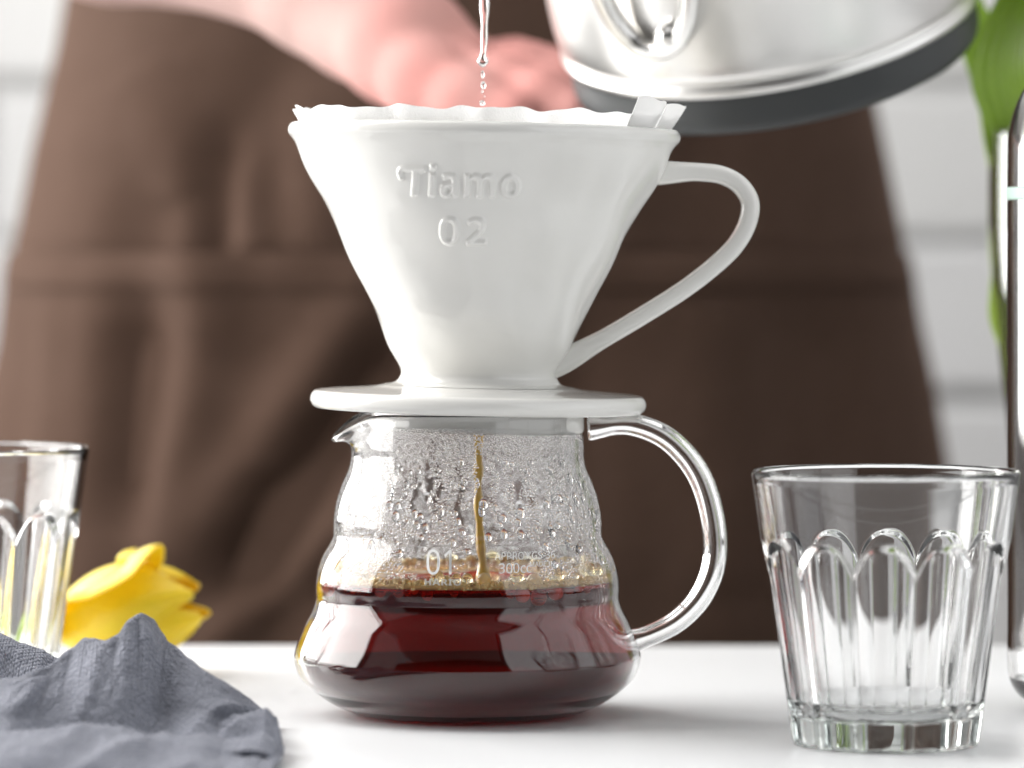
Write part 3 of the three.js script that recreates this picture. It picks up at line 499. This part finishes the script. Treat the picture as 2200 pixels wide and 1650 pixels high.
// ------------------------------------------------------------------ person: arm and hand, shirt, apron
const person = thing('person', 'person in a brown apron behind the table, hand reaching beneath the kettle', 'person');
{
  const bones = [], bone = (a, b, ra, rb) => bones.push([a, b, ra, rb]);
  const Q = (x, y, D, r) => ({ p: P(x, y, D), r });
  const chain = (...qs) => { for (let i = 1; i < qs.length; i++) bone(qs[i - 1].p, qs[i].p, qs[i - 1].r, qs[i].r); };
  chain(Q(-150, -330, 1.80, 0.040), Q(250, -206, 1.75, 0.036), Q(560, -140, 1.715, 0.031), Q(700, -40, 1.70, 0.0265), Q(790, 30, 1.69, 0.0235));
  chain(Q(790, 34, 1.69, 0.0222), Q(885, 90, 1.672, 0.0190), Q(990, 146, 1.662, 0.0142));                      // palm
  chain(Q(800, 40, 1.705, 0.0185), Q(900, 92, 1.692, 0.0160), Q(1030, 150, 1.684, 0.0108));                    // far side of the palm
  const fingers = [
    [Q(970, 156, 1.652, 0.0116), Q(1080, 188, 1.634, 0.0095), Q(1165, 214, 1.620, 0.0086), Q(1240, 238, 1.610, 0.0074)],
    [Q(1000, 146, 1.666, 0.0106), Q(1120, 168, 1.652, 0.0092), Q(1200, 196, 1.642, 0.0084), Q(1258, 226, 1.634, 0.0073)],
    [Q(1030, 140, 1.682, 0.0096), Q(1140, 150, 1.672, 0.0085), Q(1215, 176, 1.664, 0.0078), Q(1268, 206, 1.657, 0.0070)],
    [Q(1030, 136, 1.696, 0.0086), Q(1110, 136, 1.690, 0.0076), Q(1182, 152, 1.684, 0.0070), Q(1235, 178, 1.678, 0.0064)]];
  const thumb = [Q(770, 40, 1.688, 0.0205), Q(845, 112, 1.665, 0.0172), Q(920, 180, 1.645, 0.0142), Q(1010, 224, 1.628, 0.0114), Q(1110, 250, 1.614, 0.0090)];
  const sets = [bones.slice()];
  for (const f of [thumb, ...fingers]) { bones.length = 0; chain(...f); sets.push(bones.slice()); }
  const seg = (p, [a, b, ra, rb]) => { const dx = b.x - a.x, dy = b.y - a.y, dz = b.z - a.z, t = clamp(((p.x - a.x) * dx + (p.y - a.y) * dy + (p.z - a.z) * dz) / (dx * dx + dy * dy + dz * dz), 0, 1); return Math.hypot(p.x - a.x - t * dx, p.y - a.y - t * dy, p.z - a.z - t * dz) - lerp(ra, rb, t); };
  const smin = (a, b, k) => { const h = clamp(0.5 + 0.5 * (b - a) / k, 0, 1); return lerp(b, a, h) - k * h * (1 - h); };
  const dist = (p) => { let all = 1; sets.forEach((s, i) => { let d = 1; for (const b of s) d = smin(d, seg(p, b), 0.008); all = smin(all, d, i === 1 ? 0.006 : 0.0022); }); return all; };
  const polygon = (centre, half, res) => {
    const mc = new MarchingCubes(res, M.skin, false, false, 300000), p = V(0, 0, 0); mc.isolation = 0;
    for (let z = 0; z < res; z++) for (let y = 0; y < res; y++) for (let x = 0; x < res; x++) { p.set(centre.x + (x - res / 2) / (res / 2) * half, centre.y + (y - res / 2) / (res / 2) * half, centre.z + (z - res / 2) / (res / 2) * half); mc.field[x + y * res + z * res * res] = -dist(p); }
    mc.update();
    let g = new THREE.BufferGeometry(); g.setAttribute('position', new THREE.BufferAttribute(mc.positionArray.slice(0, mc.count * 3), 3));
    g = mergeVertices(g, 1e-5); g.scale(half, half, half); g.translate(centre.x, centre.y, centre.z); g.computeVertexNormals(); return g;
  };
  const g1 = polygon(P(720, 20, 1.69), 0.128, 112);
  const upper = sweep([P(-700, 300, 1.98).add(V(-0.02, 0.28, 0)), P(-420, -330, 1.86), P(-150, -330, 1.80), P(60, -262, 1.774), P(190, -222, 1.758)], (t) => lerp(0.05, 0.0362, t), (t) => lerp(0.05, 0.0362, t), 40, 28, 2);
  const flesh = mergeGeometries([g1, upper]), fp = flesh.attributes.position, tone = new Float32Array(fp.count * 3), wrist = P(790, 30, 1.69), tipAt = P(1250, 215, 1.62), along = tipAt.clone().sub(wrist).normalize();
  for (let i = 0; i < fp.count; i++) { const q = V(fp.getX(i), fp.getY(i), fp.getZ(i)).sub(wrist).dot(along), k = smoothstep(q, -0.012, 0.03) * (0.75 + 0.5 * noise(fp.getX(i) * 70, fp.getY(i) * 90, 6)); tone.set([1, lerp(1, 0.72, k), lerp(1, 0.71, k)], i * 3); }   // a pale wrist, pinker fingers
  flesh.setAttribute('color', new THREE.BufferAttribute(tone, 3)); M.skin.vertexColors = true;
  part('body', flesh, M.skin, person);

  // apron: an upright shell round the hips with soft folds
  const xc = -0.0235, zc = EYE_Z - 2.115, depth = 0.20;
  const half = (y) => 1.04 * (0.181 + (0.197 - y) * 0.19 - 0.05 * smoothstep(y, 0.26, 0.5));
  const ridge = (x, y, a, b, w, amp) => { const [ax, ay] = a, [bx, by] = b, dx = bx - ax, dy = by - ay, t = clamp(((x - ax) * dx + (y - ay) * dy) / (dx * dx + dy * dy), 0, 1), d = Math.hypot(x - ax - t * dx, y - ay - t * dy); return amp * Math.exp(-((d / w) ** 2)) * smoothstep(t, -0.2, 0.15) * smoothstep(t, 1.2, 0.85); };
  const U = (px, py) => [(px - 1100) * 1.93e-4, EYE - (py - HORIZON) * 1.93e-4];
  const folds = [[[110, 640], [90, 1300], 0.012, 0.005], [[215, 640], [190, 1380], 0.014, 0.006], [[300, 690], [270, 1100], 0.011, -0.008], [[470, 660], [360, 1150], 0.013, 0.006], [[790, 660], [420, 1180], 0.014, 0.007], [[850, 760], [520, 1260], 0.013, -0.007], [[960, 900], [470, 1380], 0.010, 0.006], [[560, 1000], [600, 1390], 0.016, -0.006], [[1500, 640], [1560, 1300], 0.02, 0.005], [[1750, 620], [1800, 1380], 0.02, -0.005], [[1250, 660], [1240, 1100], 0.015, -0.004]].map(([a, b, w, m]) => [U(...a), U(...b), w, m]);
  const upperFolds = [[[470, 300], [465, 560], 0.010, -0.009], [[520, 360], [530, 560], 0.010, 0.006], [[300, 120], [420, 420], 0.022, 0.005], [[620, 80], [560, 420], 0.02, -0.005], [[640, 240], [700, 520], 0.012, 0.004], [[200, 250], [160, 540], 0.018, 0.004], [[1500, 300], [1480, 540], 0.02, -0.004], [[330, 420], [300, 560], 0.014, -0.004]].map(([a, b, w, m]) => [U(...a), U(...b), w, m]);
  const disp = (x, y, lower) => { let d = 0.006 * (fbm(x * 14 + 5, y * 11, 61, 3) - 0.45) + 0.0022 * (fbm(x * 45, y * 30, 64, 2) - 0.45); for (const f of lower ? folds : upperFolds) d += ridge(x, y, ...f) * 1.3; return d; };
  const shell = (a, y, off, lower) => { const w = half(y), x = xc + w * Math.sin(a), z = zc + depth * (Math.cos(a) > 0 ? Math.cos(a) ** 0.8 : Math.cos(a)), d = disp(x, y, lower) + off * (0.25 + 0.75 * smoothstep(Math.abs(a), 1.5, 0.9)), nx = Math.sin(a) * depth, nz = Math.cos(a) * w, n = Math.hypot(nx, nz); return V(x + d * nx / n, y, z + d * nz / n); };
  const A = 1.85, HEM = EYE - (548 - HORIZON) * 1.93e-4;
  const apron = part('apron', sheet((u, v) => { const a = (u - 0.5) * 2 * A, y = lerp(-0.42, 0.52, v), below = smoothstep(y, HEM + 0.004, HEM - 0.012); return shell(a, y, -0.004 * below, false); }, 200, 220, 0.0016, [4, 8]), M.apron, person);
  const gape = (x) => 0.010 * Math.exp(-(((x - U(455, 0)[0]) / 0.016) ** 2)) + 0.003 * Math.exp(-(((x - U(640, 0)[0]) / 0.02) ** 2)) + 0.0045;
  part('pocket', sheet((u, v) => { const a = (u - 0.5) * 2 * 1.5, y = lerp(-0.30, HEM, v), x = xc + half(y) * Math.sin(a); return shell(a, y, 0.0015 + gape(x) * smoothstep(y, HEM - 0.05, HEM) - 0.003 * smoothstep(y, -0.2, -0.3), true); }, 220, 130, 0.0018, [4, 4]), M.apron, apron);
  part('hem', sheet((u, v) => { const a = (u - 0.5) * 2 * 1.5, y = lerp(HEM - 0.0145, HEM + 0.0008, v), x = xc + half(y) * Math.sin(a); return shell(a, y, 0.0031 + gape(x) * smoothstep(y, HEM - 0.05, HEM) + 0.0006 * Math.sin(v * Math.PI), true); }, 220, 8, 0.0016, [4, 0.3]), M.apron, apron);
  // shirt and trousers inside it
  part('shirt', revolve(smoothLine([[0.15, -0.45], [0.17, 0], [0.158, 0.2], [0.15, 0.36], [0.17, 0.5], [0.16, 0.6], [0.08, 0.66], [0.05, 0.68]], 40), evenAngles(60)).scale(1, 1, 0.56).translate(xc, 0, zc - 0.012), M.shirt, person);
}

scene.traverse((o) => { if (o.isMesh) { o.castShadow = true; o.receiveShadow = true; } });
renderer.render(scene, camera);
